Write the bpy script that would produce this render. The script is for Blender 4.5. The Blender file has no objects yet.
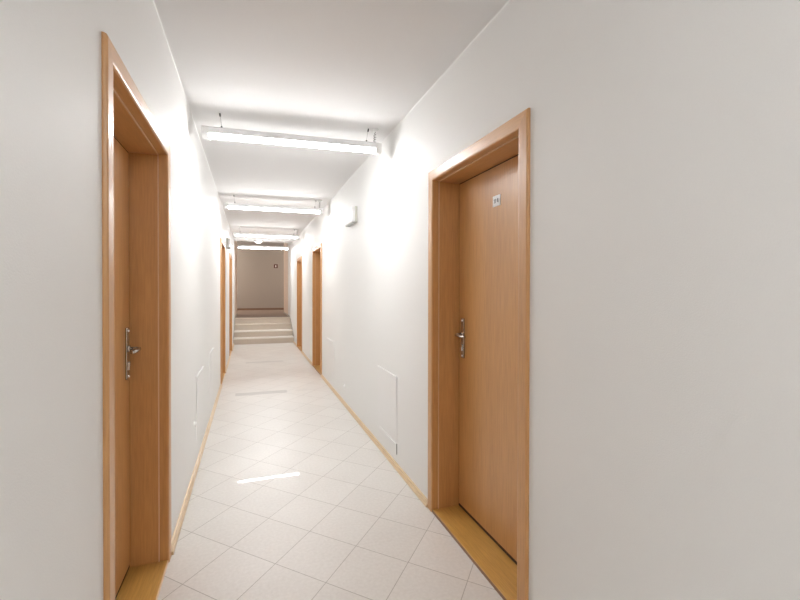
import bpy, bmesh, math, random
from mathutils import Vector, Matrix

random.seed(4)
S = bpy.context.scene
COL = S.collection

# ------------------------------------------------------------------ measures
H = 1.33                                   # eye height
XL, XR, ZC = -0.3876, 1.0347, 2.5519           # corridor walls and ceiling
YB = -7.0                                  # wall behind the camera
YS = 11.05                                 # foot of the stairs
YC = 11.62                                # end of the low ceiling
YLAND = 12.15                              # front edge of the landing
YWL, YWR = 14.3, 14.53                     # ends of the two corridor walls
YEND = 17.0
ZLAND, ZHALL = 0.56, 2.95

# ------------------------------------------------------------------ materials
def new_mat(name):
    m = bpy.data.materials.new(name); m.use_nodes = True
    nt = m.node_tree
    b = nt.nodes['Principled BSDF']
    return m, nt, b

def N(nt, t, **kw):
    n = nt.nodes.new(t)
    for k, v in kw.items():
        setattr(n, k, v)
    return n

def mth(nt, op, a, b=None, c=None):
    n = nt.nodes.new('ShaderNodeMath'); n.operation = op
    for i, v in enumerate((a, b, c)):
        if v is None: continue
        if isinstance(v, (int, float)): n.inputs[i].default_value = v
        else: nt.links.new(v, n.inputs[i])
    return n.outputs[0]

def plain(name, rgb, rough=0.5, metal=0.0, bump=0.0, bscale=300.0, spec=0.5, var=0.0):
    m, nt, b = new_mat(name)
    b.inputs['Base Color'].default_value = (*rgb, 1)
    b.inputs['Roughness'].default_value = rough
    b.inputs['Metallic'].default_value = metal
    b.inputs['Specular IOR Level'].default_value = spec
    tc = N(nt, 'ShaderNodeTexCoord')
    nz = N(nt, 'ShaderNodeTexNoise'); nz.inputs['Scale'].default_value = bscale
    nz.inputs['Detail'].default_value = 3
    nt.links.new(tc.outputs['Object'], nz.inputs['Vector'])
    if bump > 0:
        bp = N(nt, 'ShaderNodeBump'); bp.inputs['Strength'].default_value = bump
        bp.inputs['Distance'].default_value = 0.002
        nt.links.new(nz.outputs['Fac'], bp.inputs['Height'])
        nt.links.new(bp.outputs['Normal'], b.inputs['Normal'])
    if var > 0:
        mx = N(nt, 'ShaderNodeMix', data_type='RGBA')
        mx.inputs['A'].default_value = (*[c * (1 - var) for c in rgb], 1)
        mx.inputs['B'].default_value = (*[min(1, c * (1 + var)) for c in rgb], 1)
        nt.links.new(nz.outputs['Fac'], mx.inputs['Factor'])
        nt.links.new(mx.outputs['Result'], b.inputs['Base Color'])
    return m

def wood(name, dark, light, rough=0.35, axis='Z', scale=9.0, spec=0.8, stretch=0.06):
    m, nt, b = new_mat(name)
    tc = N(nt, 'ShaderNodeTexCoord')
    mp = N(nt, 'ShaderNodeMapping')
    sc = {'X': (stretch, 1, 1), 'Y': (1, stretch, 1), 'Z': (1, 1, stretch)}[axis]
    mp.inputs['Scale'].default_value = sc
    nt.links.new(tc.outputs['Object'], mp.inputs['Vector'])
    n1 = N(nt, 'ShaderNodeTexNoise'); n1.inputs['Scale'].default_value = scale
    n1.inputs['Detail'].default_value = 4; n1.inputs['Roughness'].default_value = 0.6
    n2 = N(nt, 'ShaderNodeTexNoise'); n2.inputs['Scale'].default_value = scale * 16
    n2.inputs['Detail'].default_value = 3
    nt.links.new(mp.outputs['Vector'], n1.inputs['Vector'])
    nt.links.new(mp.outputs['Vector'], n2.inputs['Vector'])
    f = mth(nt, 'ADD', mth(nt, 'MULTIPLY', n1.outputs['Fac'], 0.55), mth(nt, 'MULTIPLY', n2.outputs['Fac'], 0.45))
    cr = N(nt, 'ShaderNodeValToRGB')
    cr.color_ramp.elements[0].position = 0.36; cr.color_ramp.elements[0].color = (*dark, 1)
    cr.color_ramp.elements[1].position = 0.64; cr.color_ramp.elements[1].color = (*light, 1)
    nt.links.new(f, cr.inputs['Fac'])
    nt.links.new(cr.outputs['Color'], b.inputs['Base Color'])
    b.inputs['Roughness'].default_value = rough
    b.inputs['Specular IOR Level'].default_value = spec
    b.inputs['Coat Weight'].default_value = 0.35; b.inputs['Coat Roughness'].default_value = 0.33
    bp = N(nt, 'ShaderNodeBump'); bp.inputs['Strength'].default_value = 0.08; bp.inputs['Distance'].default_value = 0.001
    nt.links.new(n2.outputs['Fac'], bp.inputs['Height'])
    nt.links.new(bp.outputs['Normal'], b.inputs['Normal'])
    return m

def tile_mat():
    m, nt, b = new_mat('polished_tile')
    tc = N(nt, 'ShaderNodeTexCoord')
    sep = N(nt, 'ShaderNodeSeparateXYZ'); nt.links.new(tc.outputs['Object'], sep.inputs[0])
    x, y = sep.outputs['X'], sep.outputs['Y']
    ox, oy = mth(nt, 'SUBTRACT', x, 0.32226), mth(nt, 'SUBTRACT', y, 1.94186)
    cu = mth(nt, 'ADD', mth(nt, 'MULTIPLY', ox, 2.39667), mth(nt, 'MULTIPLY', oy, 2.33607))
    cv = mth(nt, 'ADD', mth(nt, 'MULTIPLY', ox, -2.55387), mth(nt, 'MULTIPLY', oy, 2.17068))
    fu, fv = mth(nt, 'FRACT', cu), mth(nt, 'FRACT', cv)
    eu = mth(nt, 'MINIMUM', fu, mth(nt, 'SUBTRACT', 1.0, fu))
    ev = mth(nt, 'MINIMUM', fv, mth(nt, 'SUBTRACT', 1.0, fv))
    e = mth(nt, 'MULTIPLY', mth(nt, 'MINIMUM', eu, ev), 0.30)
    grout = mth(nt, 'LESS_THAN', e, 0.0017)
    cid = N(nt, 'ShaderNodeCombineXYZ')
    nt.links.new(mth(nt, 'FLOOR', cu), cid.inputs[0]); nt.links.new(mth(nt, 'FLOOR', cv), cid.inputs[1])
    wn = N(nt, 'ShaderNodeTexWhiteNoise'); wn.noise_dimensions = '3D'
    nt.links.new(cid.outputs[0], wn.inputs['Vector'])
    # marbled speckle
    n1 = N(nt, 'ShaderNodeTexNoise'); n1.inputs['Scale'].default_value = 60; n1.inputs['Detail'].default_value = 6
    nt.links.new(tc.outputs['Object'], n1.inputs['Vector'])
    n2 = N(nt, 'ShaderNodeTexNoise'); n2.inputs['Scale'].default_value = 2.2; n2.inputs['Detail'].default_value = 2
    nt.links.new(tc.outputs['Object'], n2.inputs['Vector'])
    tone = mth(nt, 'ADD', mth(nt, 'MULTIPLY', wn.outputs['Value'], 0.10),
               mth(nt, 'ADD', mth(nt, 'MULTIPLY', n1.outputs['Fac'], 0.60), mth(nt, 'MULTIPLY', n2.outputs['Fac'], 0.3)))
    cr = N(nt, 'ShaderNodeValToRGB')
    cr.color_ramp.elements[0].position = 0.25; cr.color_ramp.elements[0].color = (TILE_A[0], TILE_A[1], TILE_A[2], 1)
    cr.color_ramp.elements[1].position = 0.75; cr.color_ramp.elements[1].color = (TILE_B[0], TILE_B[1], TILE_B[2], 1)
    nt.links.new(tone, cr.inputs['Fac'])
    mx = N(nt, 'ShaderNodeMix', data_type='RGBA')
    mx.inputs['B'].default_value = (0.30, 0.26, 0.22, 1)
    nt.links.new(cr.outputs['Color'], mx.inputs['A'])
    nt.links.new(mth(nt, 'MULTIPLY', grout, 0.7), mx.inputs['Factor'])
    # grey bands across the floor, near the second and third lamp
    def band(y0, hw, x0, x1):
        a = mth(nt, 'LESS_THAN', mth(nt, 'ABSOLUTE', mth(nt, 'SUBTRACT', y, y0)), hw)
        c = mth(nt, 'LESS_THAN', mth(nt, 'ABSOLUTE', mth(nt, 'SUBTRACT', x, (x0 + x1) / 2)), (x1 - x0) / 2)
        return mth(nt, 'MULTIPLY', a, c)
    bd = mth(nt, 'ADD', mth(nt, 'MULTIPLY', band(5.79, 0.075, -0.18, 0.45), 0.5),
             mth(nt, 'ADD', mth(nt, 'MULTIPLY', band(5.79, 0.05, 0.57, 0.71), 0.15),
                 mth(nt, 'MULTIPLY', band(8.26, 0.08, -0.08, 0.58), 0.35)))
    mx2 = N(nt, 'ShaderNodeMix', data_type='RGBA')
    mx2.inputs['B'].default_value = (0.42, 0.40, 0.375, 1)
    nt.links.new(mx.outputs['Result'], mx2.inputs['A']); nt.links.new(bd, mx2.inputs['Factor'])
    nt.links.new(mx2.outputs['Result'], b.inputs['Base Color'])
    # slight tilt of every tile
    geo = N(nt, 'ShaderNodeNewGeometry')
    off = N(nt, 'ShaderNodeVectorMath', operation='SUBTRACT'); off.inputs[1].default_value = (3.0, -1.0, 0.5)
    nt.links.new(wn.outputs['Color'], off.inputs[0])
    scl = N(nt, 'ShaderNodeVectorMath', operation='SCALE'); scl.inputs['Scale'].default_value = 0.003
    nt.links.new(off.outputs[0], scl.inputs[0])
    add = N(nt, 'ShaderNodeVectorMath', operation='ADD')
    nt.links.new(geo.outputs['Normal'], add.inputs[0]); nt.links.new(scl.outputs[0], add.inputs[1])
    nrm = N(nt, 'ShaderNodeVectorMath', operation='NORMALIZE'); nt.links.new(add.outputs[0], nrm.inputs[0])
    nt.links.new(nrm.outputs[0], b.inputs['Normal'])
    # matt surface, with one polished patch placed to mirror the third lamp
    dx = mth(nt, 'DIVIDE', mth(nt, 'SUBTRACT', x, 0.12), 0.46)
    dy = mth(nt, 'DIVIDE', mth(nt, 'SUBTRACT', y, 3.06), 0.26)
    n3 = N(nt, 'ShaderNodeTexNoise'); n3.inputs['Scale'].default_value = 4.5; n3.inputs['Detail'].default_value = 2
    nt.links.new(tc.outputs['Object'], n3.inputs['Vector'])
    d = mth(nt, 'SQRT', mth(nt, 'ADD', mth(nt, 'MULTIPLY', dx, dx), mth(nt, 'MULTIPLY', dy, dy)))
    d = mth(nt, 'ADD', d, mth(nt, 'MULTIPLY', mth(nt, 'SUBTRACT', n3.outputs['Fac'], 0.5), 0.5))
    mr = N(nt, 'ShaderNodeMapRange'); mr.interpolation_type = 'SMOOTHSTEP'
    mr.inputs['From Min'].default_value = 0.45; mr.inputs['From Max'].default_value = 1.6
    mr.inputs['To Min'].default_value = 0.30; mr.inputs['To Max'].default_value = 0.0
    nt.links.new(d, mr.inputs['Value'])
    nt.links.new(mth(nt, 'MULTIPLY', mr.outputs['Result'], mth(nt, 'SUBTRACT', 1.0, grout)), b.inputs['Coat Weight'])
    b.inputs['Coat Roughness'].default_value = 0.012
    nt.links.new(nrm.outputs[0], b.inputs['Coat Normal'])
    b.inputs['Roughness'].default_value = 0.33
    return m

TILE_A, TILE_B = (0.68, 0.645, 0.60), (0.82, 0.79, 0.75)
WALL = plain('white_wall_paint', (0.858, 0.851, 0.832), 0.55, bump=0.25, bscale=260, spec=0.35, var=0.02)
CEIL = plain('white_ceiling_paint', (0.83, 0.82, 0.815), 0.7, bump=0.2, bscale=260, spec=0.3, var=0.015)
CAULK = plain('white_caulk', (0.90, 0.89, 0.875), 0.45)
BEIGE = plain('beige_wall_paint', (0.80, 0.66, 0.55), 0.6, bump=0.2, bscale=220, var=0.03)  # weak warm light beside the landing is put into this wall colour
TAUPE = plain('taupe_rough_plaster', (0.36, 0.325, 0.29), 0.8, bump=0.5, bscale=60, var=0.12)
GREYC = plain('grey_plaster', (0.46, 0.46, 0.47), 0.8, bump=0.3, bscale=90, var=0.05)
TILE = tile_mat()
LANDT = plain('brown_landing_tile', (0.27, 0.205, 0.165), 0.55, bscale=40, var=0.1)
STEPT = plain('cream_step_tile', (0.63, 0.545, 0.455), 0.45, bscale=70, var=0.08)
NOSE = plain('pale_step_edge', (0.82, 0.77, 0.70), 0.3, bscale=70, var=0.03)
BEECH = wood('beech_veneer', (0.52, 0.25, 0.078), (0.65, 0.335, 0.115), 0.40)
BEECHH = wood('beech_veneer_across', (0.52, 0.25, 0.078), (0.65, 0.335, 0.115), 0.40, axis='Y')
BEECHE = wood('beech_pale_edge', (0.70, 0.46, 0.27), (0.80, 0.56, 0.35), 0.4)  # pale left threshold edge, and painted highlight on the rebate edges
LEAFW = wood('beech_door_veneer', (0.52, 0.25, 0.074), (0.65, 0.335, 0.108), 0.38, scale=7)
OAK = wood('golden_oak', (0.50, 0.27, 0.06), (0.68, 0.40, 0.10), 0.35, axis='Y', scale=12)
OAKD = wood('dark_oak_edge', (0.20, 0.09, 0.03), (0.28, 0.13, 0.05), 0.5, axis='Y', scale=12)
SKIRT = wood('pale_beech_skirting', (0.60, 0.41, 0.22), (0.76, 0.57, 0.35), 0.35, axis='Y', scale=10)
GAPSHADE = plain('dark_brown_seal', (0.06, 0.03, 0.015), 0.7)
CHROME = plain('satin_nickel', (0.50, 0.47, 0.43), 0.25, metal=1.0)
BRIGHT = plain('polished_nickel', (0.85, 0.83, 0.80), 0.15, metal=1.0)
BLACK = plain('black', (0.02, 0.02, 0.02), 0.5)
WHITEP = plain('white_plastic', (0.90, 0.90, 0.89), 0.35)
CREAMP = plain('cream_plastic', (0.66, 0.65, 0.58), 0.4)
PANEL = plain('white_panel_paint', (0.86, 0.85, 0.835), 0.45, spec=0.4)
GREYP = plain('grey_plastic', (0.45, 0.45, 0.43), 0.45)
LAMPM = plain('white_lamp_metal', (0.92, 0.925, 0.93), 0.35)
WIRE = plain('steel_wire', (0.40, 0.40, 0.40), 0.4, metal=1.0)
GRIP = plain('dark_wire_grip', (0.06, 0.06, 0.06), 0.4)
CORD = plain('grey_coiled_cord', (0.33, 0.31, 0.29), 0.5)
RED = plain('dark_red_sign', (0.08, 0.012, 0.010), 0.5)

def emit(name, rgb, strength):
    m, nt, b = new_mat(name)
    b.inputs['Base Color'].default_value = (0.9, 0.9, 0.9, 1)
    b.inputs['Emission Color'].default_value = (*rgb, 1)
    b.inputs['Emission Strength'].default_value = strength
    return m
LAMP_E = 24.0
HALL_W = 20.0
GLOW = emit('lit_lamp_diffuser', (0.985, 0.99, 1.0), LAMP_E)
DOMEG = emit('lit_dome', (1.0, 0.97, 0.93), 1.6)

# ------------------------------------------------------------------ helpers
def box(bm, x0, x1, y0, y1, z0, z1, bev=0.0, seg=2):
    if x0 > x1: x0, x1 = x1, x0
    if y0 > y1: y0, y1 = y1, y0
    r = bmesh.ops.create_cube(bm, size=1.0)
    vs = r['verts']
    for v in vs:
        v.co = Vector((x0 + (v.co.x + .5) * (x1 - x0), y0 + (v.co.y + .5) * (y1 - y0), z0 + (v.co.z + .5) * (z1 - z0)))
    if bev > 0:
        es = list({e for v in vs for e in v.link_edges})
        bmesh.ops.bevel(bm, geom=es, offset=bev, segments=seg, affect='EDGES', profile=0.5)

def extrude_profile(bm, pts, axis, a0, a1):
    """closed profile swept along an axis; pts are (p, q): axis Y -> (x, z), Z -> (x, y), X -> (y, z)"""
    def mk(p, a):
        if axis == 'Y': return Vector((p[0], a, p[1]))
        if axis == 'Z': return Vector((p[0], p[1], a))
        return Vector((a, p[0], p[1]))
    A = [bm.verts.new(mk(p, a0)) for p in pts]; B = [bm.verts.new(mk(p, a1)) for p in pts]
    n = len(pts)
    for i in range(n):
        bm.faces.new((A[i], A[(i + 1) % n], B[(i + 1) % n], B[i]))
    bm.faces.new(A[::-1]); bm.faces.new(B)

def cyl(bm, p0, p1, r, n=12, r2=None):
    p0, p1 = Vector(p0), Vector(p1); d = p1 - p0
    M = Matrix.Translation((p0 + p1) / 2) @ d.to_track_quat('Z', 'Y').to_matrix().to_4x4()
    bmesh.ops.create_cone(bm, cap_ends=True, segments=n, radius1=r, radius2=r if r2 is None else r2, depth=d.length, matrix=M)

def tube(bm, pts, r, n=8):
    pts = [Vector(p) for p in pts]; rings = []
    for i, p in enumerate(pts):
        t = (pts[min(i + 1, len(pts) - 1)] - pts[max(i - 1, 0)]).normalized()
        ref = Vector((0, 0, 1)) if abs(t.z) < .9 else Vector((1, 0, 0))
        a = t.cross(ref).normalized(); b2 = t.cross(a).normalized()
        rings.append([bm.verts.new(p + r * (a * math.cos(k * 2 * math.pi / n) + b2 * math.sin(k * 2 * math.pi / n))) for k in range(n)])
    for A, B in zip(rings, rings[1:]):
        for k in range(n):
            bm.faces.new((A[k], A[(k + 1) % n], B[(k + 1) % n], B[k]))
    bm.faces.new(rings[0][::-1]); bm.faces.new(rings[-1])

def obj(name, bm, mat, parent=None, smooth=False):
    bmesh.ops.recalc_face_normals(bm, faces=bm.faces)
    me = bpy.data.meshes.new(name); bm.to_mesh(me); bm.free()
    me.materials.append(mat)
    if smooth:
        for p in me.polygons: p.use_smooth = True
    o = bpy.data.objects.new(name, me); COL.objects.link(o)
    if parent is not None: o.parent = parent
    return o

def shift(bm, o):
    bmesh.ops.translate(bm, verts=bm.verts, vec=-Vector(o)); return bm

def empty(name, loc, label=None, cat=None, group=None, kind=None):
    o = bpy.data.objects.new(name, None); COL.objects.link(o); o.location = loc
    o.empty_display_size = 0.1
    return tag(o, label, cat, group, kind)

def tag(o, label=None, cat=None, group=None, kind=None):
    if label: o['label'] = label
    if cat: o['category'] = cat
    if group: o['group'] = group
    if kind: o['kind'] = kind
    return o

def struct(name, bm, mat, label, cat):
    return tag(obj(name, bm, mat), label, cat, None, 'structure')

# ------------------------------------------------------------------ room shell
WT = 0.30                                  # wall thickness
ZT = 1.9785                                 # top of the door openings
DOORS = {                                  # n: (side, near edge, far edge)
    1: (+1, 1.4864, 2.3526),
    2: (-1, 1.4595, 2.3325),
    3: (+1, 6.67, 7.53),
    4: (+1, 9.33, 10.17),
    5: (-1, 6.43, 7.29),
    6: (-1, 9.06, 9.915),
}
def wall(name, side, y0, y1, label):
    bm = bmesh.new()
    xa = XR if side > 0 else XL; xb = xa + side * WT
    ops = sorted((a, b) for s, a, b in DOORS.values() if s == side)
    g = 0.012                               # the jamb lining fills this gap
    y = y0
    for a, b in ops:
        box(bm, xa, xb, y, a - g, 0, ZC)
        box(bm, xa, xb, a - g, b + g, ZT + g, ZC)
        y = b + g
    box(bm, xa, xb, y, y1, 0, ZC)
    return struct(name, bm, WALL, label, 'wall')
wall('wall_left', -1, YB, YC, 'white painted left wall of the corridor')
wall('wall_right', +1, YB, YC, 'white painted right wall of the corridor')

# walls beside the stairs rise to the higher ceiling of the hall
def stair_wall(name, side, ysplit, yend, label):
    xa = XR if side > 0 else XL; xb = xa + side * WT
    bm = bmesh.new(); box(bm, xa, xb, YC, ysplit, 0, ZHALL)
    struct(name, bm, WALL, label, 'wall')
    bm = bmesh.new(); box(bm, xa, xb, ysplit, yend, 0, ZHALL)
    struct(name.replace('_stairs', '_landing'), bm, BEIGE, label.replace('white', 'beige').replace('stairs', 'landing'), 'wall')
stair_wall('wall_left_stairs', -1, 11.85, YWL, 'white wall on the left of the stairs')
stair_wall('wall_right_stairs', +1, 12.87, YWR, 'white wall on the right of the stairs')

bm = bmesh.new(); box(bm, XL - WT, XR + WT, YB, YS + 0.02, -0.1, 0)
struct('floor', bm, TILE, 'pale polished corridor floor tiles laid diagonally', 'floor')
bm = bmesh.new(); box(bm, XL - WT, XR + WT, YB, YC, ZC, ZC + 0.12)
struct('ceiling', bm, CEIL, 'white painted low ceiling of the corridor', 'ceiling')
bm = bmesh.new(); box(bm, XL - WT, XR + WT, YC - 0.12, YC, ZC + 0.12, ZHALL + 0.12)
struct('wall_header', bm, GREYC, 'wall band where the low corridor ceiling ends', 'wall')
bm = bmesh.new(); box(bm, XL - WT, XR + WT, YB - 0.1, YB, 0, ZC)
struct('wall_back', bm, WALL, 'white wall behind the viewer', 'wall')
# the hall on the landing
HX0, HX1 = -2.6, 3.4
bm = bmesh.new()
box(bm, XL - WT, XR + WT, YLAND + 0.1, YWL, ZLAND - 0.1, ZLAND); box(bm, HX0, HX1, YWL, YEND, ZLAND - 0.1, ZLAND)
struct('floor_landing', bm, LANDT, 'brownish floor of the hall above the stairs', 'floor')
bm = bmesh.new()
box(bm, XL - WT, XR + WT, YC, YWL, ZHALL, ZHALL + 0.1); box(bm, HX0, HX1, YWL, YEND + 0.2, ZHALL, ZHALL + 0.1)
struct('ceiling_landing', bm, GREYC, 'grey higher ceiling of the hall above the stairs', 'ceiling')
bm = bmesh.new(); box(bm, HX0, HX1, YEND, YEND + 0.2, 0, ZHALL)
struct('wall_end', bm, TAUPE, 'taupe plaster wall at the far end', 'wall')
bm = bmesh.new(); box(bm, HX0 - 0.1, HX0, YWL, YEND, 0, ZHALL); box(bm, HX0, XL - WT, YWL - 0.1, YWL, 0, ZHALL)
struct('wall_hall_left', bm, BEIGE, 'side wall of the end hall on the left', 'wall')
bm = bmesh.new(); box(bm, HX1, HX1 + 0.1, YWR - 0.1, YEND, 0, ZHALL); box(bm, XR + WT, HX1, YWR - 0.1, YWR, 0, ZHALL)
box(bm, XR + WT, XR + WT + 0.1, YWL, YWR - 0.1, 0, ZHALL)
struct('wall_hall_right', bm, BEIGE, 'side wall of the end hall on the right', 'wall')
bm = bmesh.new(); box(bm, XR + WT, HX1, YWL, YWR, 0, 0.05)
bm.free()
bm = bmesh.new(); box(bm, HX0, HX1, YEND - 0.018, YEND, ZLAND, ZLAND + 0.07, 0.004)
struct('baseboard_end', bm, plain('brown_skirting', (0.20, 0.12, 0.075), 0.5), 'brown skirting at the foot of the end wall', 'skirting')

# stairs
st = empty('staircase', (0.3235, YS, 0), 'short flight of cream tiled steps at the end of the corridor', 'stairs', None, 'structure')
ys = [YS, 11.40, 11.78, YLAND]
SR = 0.14
for k in range(4):
    bm = bmesh.new()
    y1 = ys[k + 1] if k < 3 else YLAND + 0.25
    box(bm, XL, XR, ys[k] + 0.012, YLAND + 0.25 if k == 3 else ys[k + 1] + 0.012, 0 if k == 0 else 0.0, SR * (k + 1) - 0.022)
    s = obj('step', shift(bm, st.location), STEPT, st)
    bm = bmesh.new(); box(bm, XL, XR, ys[k], y1 + 0.011, SR * (k + 1) - 0.022, SR * (k + 1) + (0.001 if k == 3 else 0), 0.004)
    obj('tread', shift(bm, st.location), NOSE if k < 2 else STEPT, s)

# white caulk beads where walls and ceiling meet
for k, (x, sg, side) in enumerate(((XL, 1, 'left'), (XR, -1, 'right')), 1):
    bm = bmesh.new()
    q = 0.0045
    pts = [(x, ZC), (x + sg * q, ZC), (x + sg * q * .45, ZC - q * .45), (x, ZC - q)]
    extrude_profile(bm, pts, 'Y', YB, YC)
    struct('trim_%d' % k, bm, CAULK, 'thin white bead along the %s ceiling edge' % side, 'trim')

# skirting boards: board with a rounded shoe in front, broken at the door architraves
AW, AT = 0.0631, 0.0144                    # architrave width and projection
def skirting(name, side, y0, y1, label):
    bm = bmesh.new()
    xa = XR if side > 0 else XL; s = -side
    ops = sorted((a - AW, b + AW) for sd, a, b in DOORS.values() if sd == side)
    segs = []; y = y0
    for a, b in ops:
        segs.append((y, a)); y = b
    segs.append((y, y1))
    pts = [(xa, 0), (xa + s * .023, 0), (xa + s * .0228, .009), (xa + s * .0215, .014), (xa + s * .0180, .0175), (xa + s * .0125, .0185),
           (xa + s * .0120, .029), (xa + s * .0105, .033), (xa + s * .004, .035), (xa, .035)]
    for a, b in segs: extrude_profile(bm, pts, 'Y', a, b)
    return struct(name, bm, SKIRT, label, 'skirting')
skirting('baseboard_left', -1, YB, YS, 'pale beech skirting along the left wall')
skirting('baseboard_right', +1, YB, YS, 'pale beech skirting along the right wall')
# skirting that climbs beside the steps
def stair_skirting(name, side, label):
    bm = bmesh.new(); xa = XR if side > 0 else XL; s = -side
    pts = [(YS, 0), (YS, .19), (YLAND, .60), (YWL if side < 0 else YWR, .60), (YWL if side < 0 else YWR, .5615), (YLAND + .1, .5615), (YLAND, .56), (YLAND, 0)]
    extrude_profile(bm, pts, 'X', xa, xa + s * .006)
    return struct(name, bm, plain('grey_stair_skirting', (.42, .38, .33), .5), label, 'skirting')
stair_skirting('baseboard_stairs_left', -1, 'grey skirting rising along the steps on the left')
stair_skirting('baseboard_stairs_right', +1, 'grey skirting rising along the steps on the right')

# ------------------------------------------------------------------ doors
def make_door(n, label, plate=None):
    side, a, b = DOORS[n]
    RD = .160 if side > 0 else .1485      # depth of the leaf behind the wall face
    xw = XR if side > 0 else XL
    root = empty('door_%d' % n, (xw, (a + b) / 2, 0), label, 'door', None, 'structure')
    L = root.location
    X = lambda d: xw + side * d            # depth into the wall
    # architrave: two posts and a head, mitred
    for kind in ('near', 'far', 'head'):
        bm = bmesh.new()
        prof = [(0.0, 0.0), (0.0, -AT * .55), (.004, -AT * .9), (.010, -AT), (AW - .006, -AT), (AW - .002, -AT * .8), (AW, -AT * .35), (AW, 0.0)]  # (outwards, depth)
        rows = []
        for w, d in prof:
            if kind == 'near': p = [(X(d), a - w, 0), (X(d), a - w, ZT + w)]
            elif kind == 'far': p = [(X(d), b + w, 0), (X(d), b + w, ZT + w)]
            else: p = [(X(d), a - w, ZT + w), (X(d), b + w, ZT + w)]
            rows.append([bm.verts.new(q) for q in p])
        m = len(rows)
        for i in range(m):
            A, B = rows[i], rows[(i + 1) % m]
            bm.faces.new((A[0], A[1], B[1], B[0]))
        bm.faces.new([r[0] for r in rows]); bm.faces.new([r[1] for r in rows][::-1])
        obj('architrave', shift(bm, L), BEECHH if kind == 'head' else BEECH, root)
    # jamb lining: shallow outer return, then a rebate 6 mm proud
    st_, g = 0.006, 0.012
    for kind in ('near', 'far', 'head'):
        bm = bmesh.new(); bl = bmesh.new()
        if kind == 'near':
            box(bm, X(0), X(.029), a - g, a, 0, ZT); box(bm, X(.029), X(.215), a - g, a + st_, 0, ZT - st_, .0015, 1)
            box(bl, X(.0275), X(.0315), a, a + st_ + .0008, 0, ZT - st_)
        elif kind == 'far':
            box(bm, X(0), X(.029), b, b + g, 0, ZT); box(bm, X(.029), X(.215), b - st_, b + g, 0, ZT - st_, .0015, 1)
            box(bl, X(.0275), X(.0315), b - st_ - .0008, b, 0, ZT - st_)
        else:
            box(bm, X(0), X(.029), a - g, b + g, ZT, ZT + g); box(bm, X(.029), X(.215), a - g, b + g, ZT - st_, ZT + g, .0015, 1)
            box(bl, X(.0275), X(.0315), a, b, ZT - st_ - .0008, ZT)
        j = obj('jamb', shift(bm, L), BEECHH if kind == 'head' else BEECH, root)
        e = obj('rebate_edge', shift(bl, L), BEECHE, j)  # pale strip paints the highlight along the rebate edge
        e['label'] = 'pale narrow edge strip'
    # dark strips painted as the shade in the gap round the leaf
    bm = bmesh.new()
    box(bm, X(RD + .004), X(RD + .024), a + st_, a + st_ + .010, .018, ZT - st_)
    box(bm, X(RD + .004), X(RD + .024), b - st_ - .010, b - st_, .018, ZT - st_)
    box(bm, X(RD + .004), X(RD + .024), a + st_, b - st_, ZT - st_ - .010, ZT - st_)
    box(bm, X(RD + .004), X(RD + .024), a + st_, b - st_, 0.017, .042)
    sl = obj('door_seal', shift(bm, L), GAPSHADE, root); sl['label'] = 'dark seal around the leaf'
    # threshold board with a dark front edge
    bm = bmesh.new(); box(bm, X(-.008), X(.225), a + .001, b - .001, .003, .017, .002)
    th = obj('threshold', shift(bm, L), OAK, root); th['label'] = 'golden oak threshold board'
    bm = bmesh.new(); box(bm, X(-.0105), X(-.006), a + .001, b - .001, 0.0, .0135)
    obj('threshold_edge', shift(bm, L), OAKD if side > 0 else BEECHE, th)
    # leaf
    bm = bmesh.new()
    box(bm, X(RD), X(RD + .042), a + st_ + .007, b - st_ - .007, .036, ZT - st_ - .007, .0015, 1)
    leaf = obj('door_leaf', shift(bm, L), LEAFW, root)
    # handle set near the far edge
    yp = b - .070; zc = 1.043 if side > 0 else 1.036; out = -side
    XF = xw + side * RD
    bm = bmesh.new(); box(bm, XF, XF + out * .009, yp - .019, yp + .019, zc - .118, zc + .118, .004, 3)
    pl = obj('handle_plate', shift(bm, L), CHROME, leaf)
    for z in (zc + .104, zc - .104):
        bm = bmesh.new(); bmesh.ops.create_uvsphere(bm, u_segments=14, v_segments=8, radius=.0075, matrix=Matrix.Translation((XF + out * .0085, yp, z)))
        obj('plate_screw', shift(bm, L), BRIGHT, leaf, True)
    bm = bmesh.new(); cyl(bm, (XF + out * .007, yp, zc - .045), (XF + out * .017, yp, zc - .045), .0085, 20)
    box(bm, XF + out * .007, XF + out * .015, yp - .005, yp + .005, zc - .075, zc - .045, .002)
    obj('lock_cylinder', shift(bm, L), BRIGHT, leaf)
    bm = bmesh.new()
    zl = zc + .022
    cyl(bm, (XF + out * .008, yp, zl), (XF + out * .016, yp, zl), .016, 24)
    path = [(XF + out * .014, yp, zl), (XF + out * .040, yp, zl), (XF + out * .050, yp - .004, zl), (XF + out * .056, yp - .014, zl),
            (XF + out * .058, yp - .030, zl), (XF + out * .057, yp - .065, zl - .002), (XF + out * .052, yp - .095, zl - .003), (XF + out * .046, yp - .104, zl - .004)]
    tube(bm, path, .0080, 12)
    obj('lever_handle', shift(bm, L), CHROME, leaf, True)
    if plate:
        yc, zq = plate[1], plate[2]
        bm = bmesh.new(); box(bm, XF, XF + out * .0022, yc - .036, yc + .036, zq - .028, zq + .028, .0012)
        p = obj('number_plate', shift(bm, L), WHITEP, leaf); p['label'] = 'small white room number plate reading 114'
        # digits, from left to right as seen from the corridor
        bm = bmesh.new()
        xd0, xd1 = XF + out * .0018, XF + out * .0030
        def stroke(h0, h1, v0, v1):         # h to the right in metres, v up
            box(bm, xd0, xd1, yc - h0 * .8, yc - h1 * .8, zq + v0 * .8, zq + v1 * .8)
        for c in (-.024, -.008):
            stroke(c - .0022, c + .0022, -.014, .014); stroke(c - .006, c - .002, .006, .0095)
        c = .016
        stroke(c + .001, c + .0056, -.014, .014); stroke(c - .0085, c + .0085, -.0075, -.0035)
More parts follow.
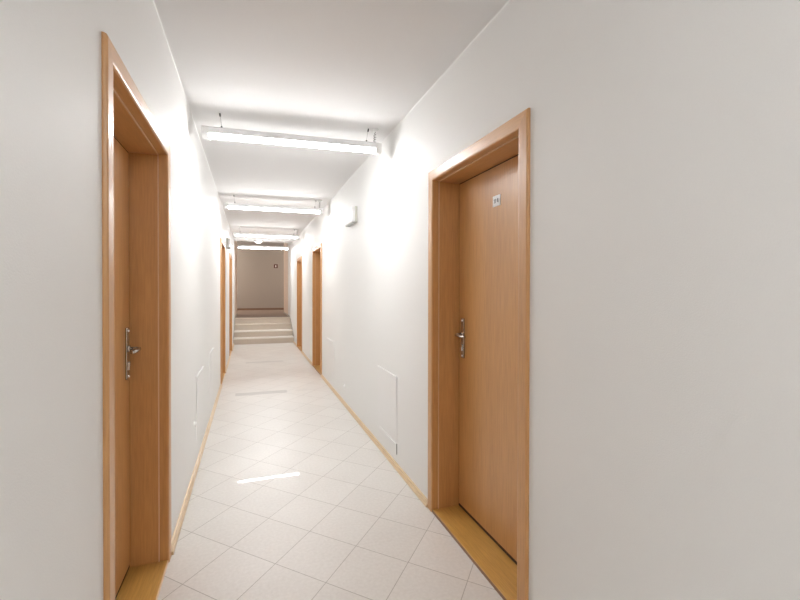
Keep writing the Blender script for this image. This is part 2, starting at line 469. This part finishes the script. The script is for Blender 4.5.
        stroke(c - .0085, c - .0050, -.0055, .004); stroke(c - .0060, c - .0025, .002, .010); stroke(c - .003, c + .002, .008, .014)
        t = obj('number', shift(bm, L), BLACK, leaf)
        t['label'] = 'black number 114'
    return root
make_door(1, 'beech door with plate 114 in the near right wall', ('114', 1.922, 1.787))
make_door(2, 'beech door in the near left wall, nickel lever handle by its far edge')
make_door(3, 'beech door in the right wall, next one beyond door 114')
make_door(4, 'beech door in the right wall, the last one before the steps')
make_door(5, 'beech door in the left wall, second from the viewer')
make_door(6, 'beech door in the left wall, the last one before the steps')

# ------------------------------------------------------------------ hanging lamps
LX0, LX1 = -0.311, 0.943
LTOP = 2.443
def make_lamp(loc, rot, label):
    root = empty('ceiling_lamp', loc, label, 'lamp', 'tube lamps hung across the corridor ceiling')
    root.rotation_euler = (0, 0, rot)
    hl = (LX1 - LX0) / 2
    # origin: middle of the housing top
    bm = bmesh.new()
    prof = [(-.034, -.046), (-.039, -.041), (-.039, -.005), (-.034, 0), (.034, 0), (.039, -.005), (.039, -.041), (.034, -.046)]
    extrude_profile(bm, prof, 'X', -hl + .012, hl - .012)
    hs = obj('housing', bm, LAMPM, root)
    bm = bmesh.new()
    k = 9
    ra = math.radians(64); Rr = .0365 / math.sin(ra)
    prof = [(-.035, -.045)] + [(Rr * -math.sin(ra * (1 - 2 * i / k)), -.048 + Rr * math.cos(ra) - Rr * math.cos(ra * (1 - 2 * i / k))) for i in range(k + 1)] + [(.035, -.045)]
    extrude_profile(bm, prof, 'X', -hl + .045, hl - .045)
    d = obj('diffuser', bm, GLOW, root); d['label'] = 'glowing white tube diffuser'
    for s in (-1, 1):
        bm = bmesh.new()
        prof = [(-.041, -.005), (-.036, .001), (.036, .001), (.041, -.005), (.041, -.050), (.033, -.066), (.015, -.076), (-.015, -.076), (-.033, -.066), (-.041, -.050)]
        x0, x1 = sorted((s * hl, s * (hl - .045)))
        extrude_profile(bm, prof, 'X', x0, x1)
        obj('end_cap', bm, WHITEP, root)
    for x, xt in ((-hl + .125, -hl + .111), (hl - .111, hl - .093)):
        bm = bmesh.new(); cyl(bm, (x, 0, 0), (xt, 0, ZC - LTOP + .012), .0010, 6)
        w = obj('suspension_wire', bm, WIRE, root)
        u = Vector((xt - x, 0, ZC - LTOP))
        for t0, t1 in ((0, .20), (.80, 1.0)):
            bm = bmesh.new(); cyl(bm, Vector((x, 0, 0)) + u * t0, Vector((x, 0, 0)) + u * t1, .0052, 10)
            g = obj('wire_grip', bm, GRIP, w); g['label'] = 'dark cable grip'
    # mains cord from a ceiling rose, loosely coiled
    bm = bmesh.new()
    xa, za = hl - .040, ZC - LTOP - .016
    xb, zb = hl - .046, .004
    P = []
    for i in range(61):
        t = i / 60; w = .0085 * math.sin(math.pi * min(1, t * 1.4)) if t < .72 else .0085
        w = .009 * min(1, t * 3)
        P.append((xa + (xb - xa) * t + w * math.sin(t * 30), w * math.cos(t * 30), za + (zb - za) * t))
    tube(bm, P, .0026, 6)
    obj('power_cord', bm, CORD, root, True)
    bm = bmesh.new(); cyl(bm, (xa, 0, ZC - LTOP - .018), (xa, 0, ZC - LTOP - .0005), .020, 20, .026)
    obj('ceiling_rose', bm, WHITEP, root)
    return root

def copy_tree(o, parent=None):
    c = o.copy(); COL.objects.link(c)
    if parent is not None: c.parent = parent
    for ch in list(o.children): copy_tree(ch, c)
    return c
LC = (LX0 + LX1) / 2
LAMPS = [
    ((LC, 3.205, LTOP), -.061, 'white tube lamp hanging nearest, largest of the row'),
    ((LC, 5.95, LTOP), -.026, 'white tube lamp hung second from the viewer, beyond the wall box on the right'),
    ((LC, 8.95, LTOP - .004), .0, 'white tube lamp hung third in the row, next to last'),
    ((LC - .004, 11.42, LTOP - .014), -.03, 'white tube lamp farthest away, hung over the steps'),
]
bpy.context.view_layer.update()
LAMPS += [  # two added lamps, unseen behind the viewer, brighten the near walls
    ((LC, -0.75, LTOP), 0.0, 'white tube lamp hung nearest behind the viewer'),
    ((LC, -3.75, LTOP), 0.0, 'white tube lamp hung second behind the viewer'),
]
lamp0 = make_lamp(*LAMPS[0])
for loc, rot, lab in LAMPS[1:]:
    c = copy_tree(lamp0); c.location = loc; c.rotation_euler = (0, 0, rot); c['label'] = lab

# round ceiling fitting by the ceiling edge
root = empty('ceiling_dome', (0.193, 11.38, ZC), 'small round white fitting on the ceiling above the steps', 'lamp')
bm = bmesh.new(); cyl(bm, (0, 0, -.018), (0, 0, 0), .092, 32); obj('base', bm, WHITEP, root)
bm = bmesh.new(); bmesh.ops.create_uvsphere(bm, u_segments=28, v_segments=14, radius=.084)
for v in bm.verts: v.co.z = v.co.z * .55 - .018
bmesh.ops.delete(bm, geom=[v for v in bm.verts if v.co.z > -.012], context='VERTS')
obj('dome', bm, DOMEG, root, True)

# added unseen lights round the corners of the corridor walls brighten the hall
for i, (x, y) in enumerate(((2.5, 15.8), (-1.8, 15.8))):
    ld = bpy.data.lights.new('hall_lamp', 'POINT'); ld.energy = HALL_W * (1.9 if x < 0 else 1.0); ld.shadow_soft_size = 0.12; ld.color = (1.0, 0.93, 0.85)
    lo = bpy.data.objects.new('hall_lamp', ld); COL.objects.link(lo); lo.location = (x, y, ZHALL - 0.25)

# ------------------------------------------------------------------ emergency lights on the walls
def wall_box(side, y0, y1, z0, z1, label):
    xa = XR if side > 0 else XL; o = -side
    root = empty('wall_lamp', (xa, (y0 + y1) / 2, z0), label, 'wall lamp', 'small lamp boxes on the corridor walls')
    L = root.location
    bm = bmesh.new(); box(bm, xa, xa + o * .024, y0, y1, z0, z1, .004)
    b = obj('backplate', shift(bm, L), CREAMP, root); b['label'] = 'cream back plate'
    bm = bmesh.new(); box(bm, xa + o * .022, xa + o * .058, y0 + .006, y1 - .006, z0 + .006, z1 - .006, .010, 3)
    obj('cover', shift(bm, L), WHITEP, root)
    bm = bmesh.new(); box(bm, xa + o * .010, xa + o * .050, y0 + .02, y1 - .02, z0 - .004, z0 + .007, .002)
    g = obj('underside_grille', shift(bm, L), GREYP, root); g['label'] = 'grey underside'
    return root
wall_box(+1, 4.295, 4.66, 2.02, 2.185, 'white box with grey underside high on the right wall')
wall_box(-1, 7.95, 8.30, 2.055, 2.215, 'small greyish box high on the left wall between two far doors')

# ------------------------------------------------------------------ access panels in the walls
def access_panel(side, y0, y1, z0, z1, label, grp='flush white access panels low in the walls'):
    xa = XR if side > 0 else XL; o = -side
    root = empty('access_panel', (xa, (y0 + y1) / 2, z0), label, 'panel', grp)
    L = root.location
    def slab(ya, yb, za, zb, extra):
        # tilted slab: proud at the top, almost flush at the bottom
        bm = bmesh.new(); px = lambda z: xa + o * (.0014 + extra + .0082 * (z - z0) / (z1 - z0))
        F = [bm.verts.new(v) for v in ((px(za), ya, za), (px(za), yb, za), (px(zb), yb, zb), (px(zb), ya, zb))]
        B = [bm.verts.new(v) for v in ((xa, ya, za), (xa, yb, za), (xa, yb, zb), (xa, ya, zb))]
        for i in range(4): bm.faces.new((F[i], F[(i + 1) % 4], B[(i + 1) % 4], B[i]))
        bm.faces.new(F); bm.faces.new(B[::-1]); return bm
    obj('panel_frame', shift(slab(y0, y1, z0, z1, 0), L), PANEL, root)
    obj('panel_door', shift(slab(y0 + .012, y1 - .012, z0 + .012, z1 - .012, .0006), L), PANEL, root)
    bm = bmesh.new(); yk = y0 + .05; zk = (z0 + z1) / 2
    cyl(bm, (xa, yk, zk), (xa + o * .0085, yk, zk), .009, 16)
    obj('latch', shift(bm, L), PANEL, root)
    return root
access_panel(+1, 3.03, 3.53, .18, .680, 'flush white panel in the right wall nearest to door 114')
access_panel(+1, 5.57, 6.08, .18, .645, 'flush white panel in the right wall just before the second right door')
access_panel(-1, 3.56, 4.03, .18, .669, 'flush white panel in the left wall, the nearer of two beyond the near door')
access_panel(-1, 4.70, 5.12, .20, .690, 'flush white panel in the left wall, the farther of two beyond the near door')

# small hatch under the near right panel, its near edge standing open a little
root = empty('wall_hatch', (XR, 3.26, .055), 'small hatch between the near right panel and the skirting, slightly ajar', 'hatch')
L = root.location
bm = bmesh.new()
F = [bm.verts.new(v) for v in ((XR - .002, 3.035, .060), (XR - .002, 3.48, .060), (XR - .0085, 3.48, .175), (XR - .0085, 3.035, .175))]
B = [bm.verts.new((XR, v.co.y, v.co.z)) for v in F]
for i in range(4): bm.faces.new((F[i], F[(i + 1) % 4], B[(i + 1) % 4], B[i]))
bm.faces.new(F); bm.faces.new(B[::-1])
obj('hatch_door', shift(bm, L), PANEL, root)
bm = bmesh.new(); box(bm, XR - .0055, XR, 3.029, 3.0345, .098, .178, .001, 1)  # solid dark strip stands for the shade in the open gap
s = obj('hatch_gap', shift(bm, L), plain('shadow_grey_seal', (.22, .21, .19), .7), root); s['label'] = 'dark open edge'

# small wall fittings near the floor
def wall_button(side, y, z, label, r=.018):
    xa = XR if side > 0 else XL; o = -side
    root = empty('wall_stop', (xa, y, z), label, 'wall fitting', None)
    bm = bmesh.new(); cyl(bm, (0, 0, 0), (o * .006, 0, 0), r * 1.3, 20, r * 1.15); obj('rose', bm, WHITEP, root)
    bm = bmesh.new(); cyl(bm, (o * .005, 0, 0), (o * .020, 0, 0), r * .8, 20, r * .65); obj('knob', bm, WHITEP, root)
wall_button(+1, 4.90, .213, 'tiny white knob low on the right wall between the two panels')
wall_button(-1, 3.433, .352, 'tiny white knob low on the left wall beside the nearer left panel', .016)

# small sign on the far wall
root = empty('wall_sign', (0.916, YEND, 2.216), 'small dark red square sign with a white mark on the far wall', 'sign')
bm = bmesh.new(); box(bm, -.068, .068, -.006, 0, -.072, .072, .002); obj('sign_board', bm, RED, root)
bm = bmesh.new(); box(bm, -.018, .016, -.0085, -.0055, -.040, .036); obj('sign_mark', bm, WHITEP, root)['label'] = 'white upright mark'

# ------------------------------------------------------------------ world, camera
w = bpy.data.worlds.new('World'); S.world = w; w.use_nodes = True
w.node_tree.nodes['Background'].inputs['Color'].default_value = (.8, .85, .9, 1)
w.node_tree.nodes['Background'].inputs['Strength'].default_value = 0.05

f, yaw, pitch, roll = 429.66, .3352, .0076, .0015
cy, sy, cp, sp = math.cos(yaw), math.sin(yaw), math.cos(pitch), math.sin(pitch)
r0 = Vector((cy, -sy, 0)); f0 = Vector((sy * cp, cy * cp, -sp)); u0 = Vector((sy * sp, cy * sp, cp))
c, s = math.cos(roll), math.sin(roll)
rr = c * r0 + s * u0; uu = c * u0 - s * r0
cam = bpy.data.cameras.new('camera'); co = bpy.data.objects.new('camera', cam); COL.objects.link(co)
co.matrix_world = Matrix(((rr.x, uu.x, -f0.x, 0), (rr.y, uu.y, -f0.y, 0), (rr.z, uu.z, -f0.z, H), (0, 0, 0, 1)))
cam.sensor_fit = 'HORIZONTAL'; cam.sensor_width = 36.0
cam.lens = f / 800 * 36.0
cam.shift_y = -(300 - 292.945) / 800
cam.clip_start = 0.02; cam.clip_end = 100
S.camera = co

S.view_settings.view_transform = 'Standard'; S.view_settings.look = 'None'
S.view_settings.gamma = 1.0; S.view_settings.use_curve_mapping = False
S.view_settings.exposure = 1.36
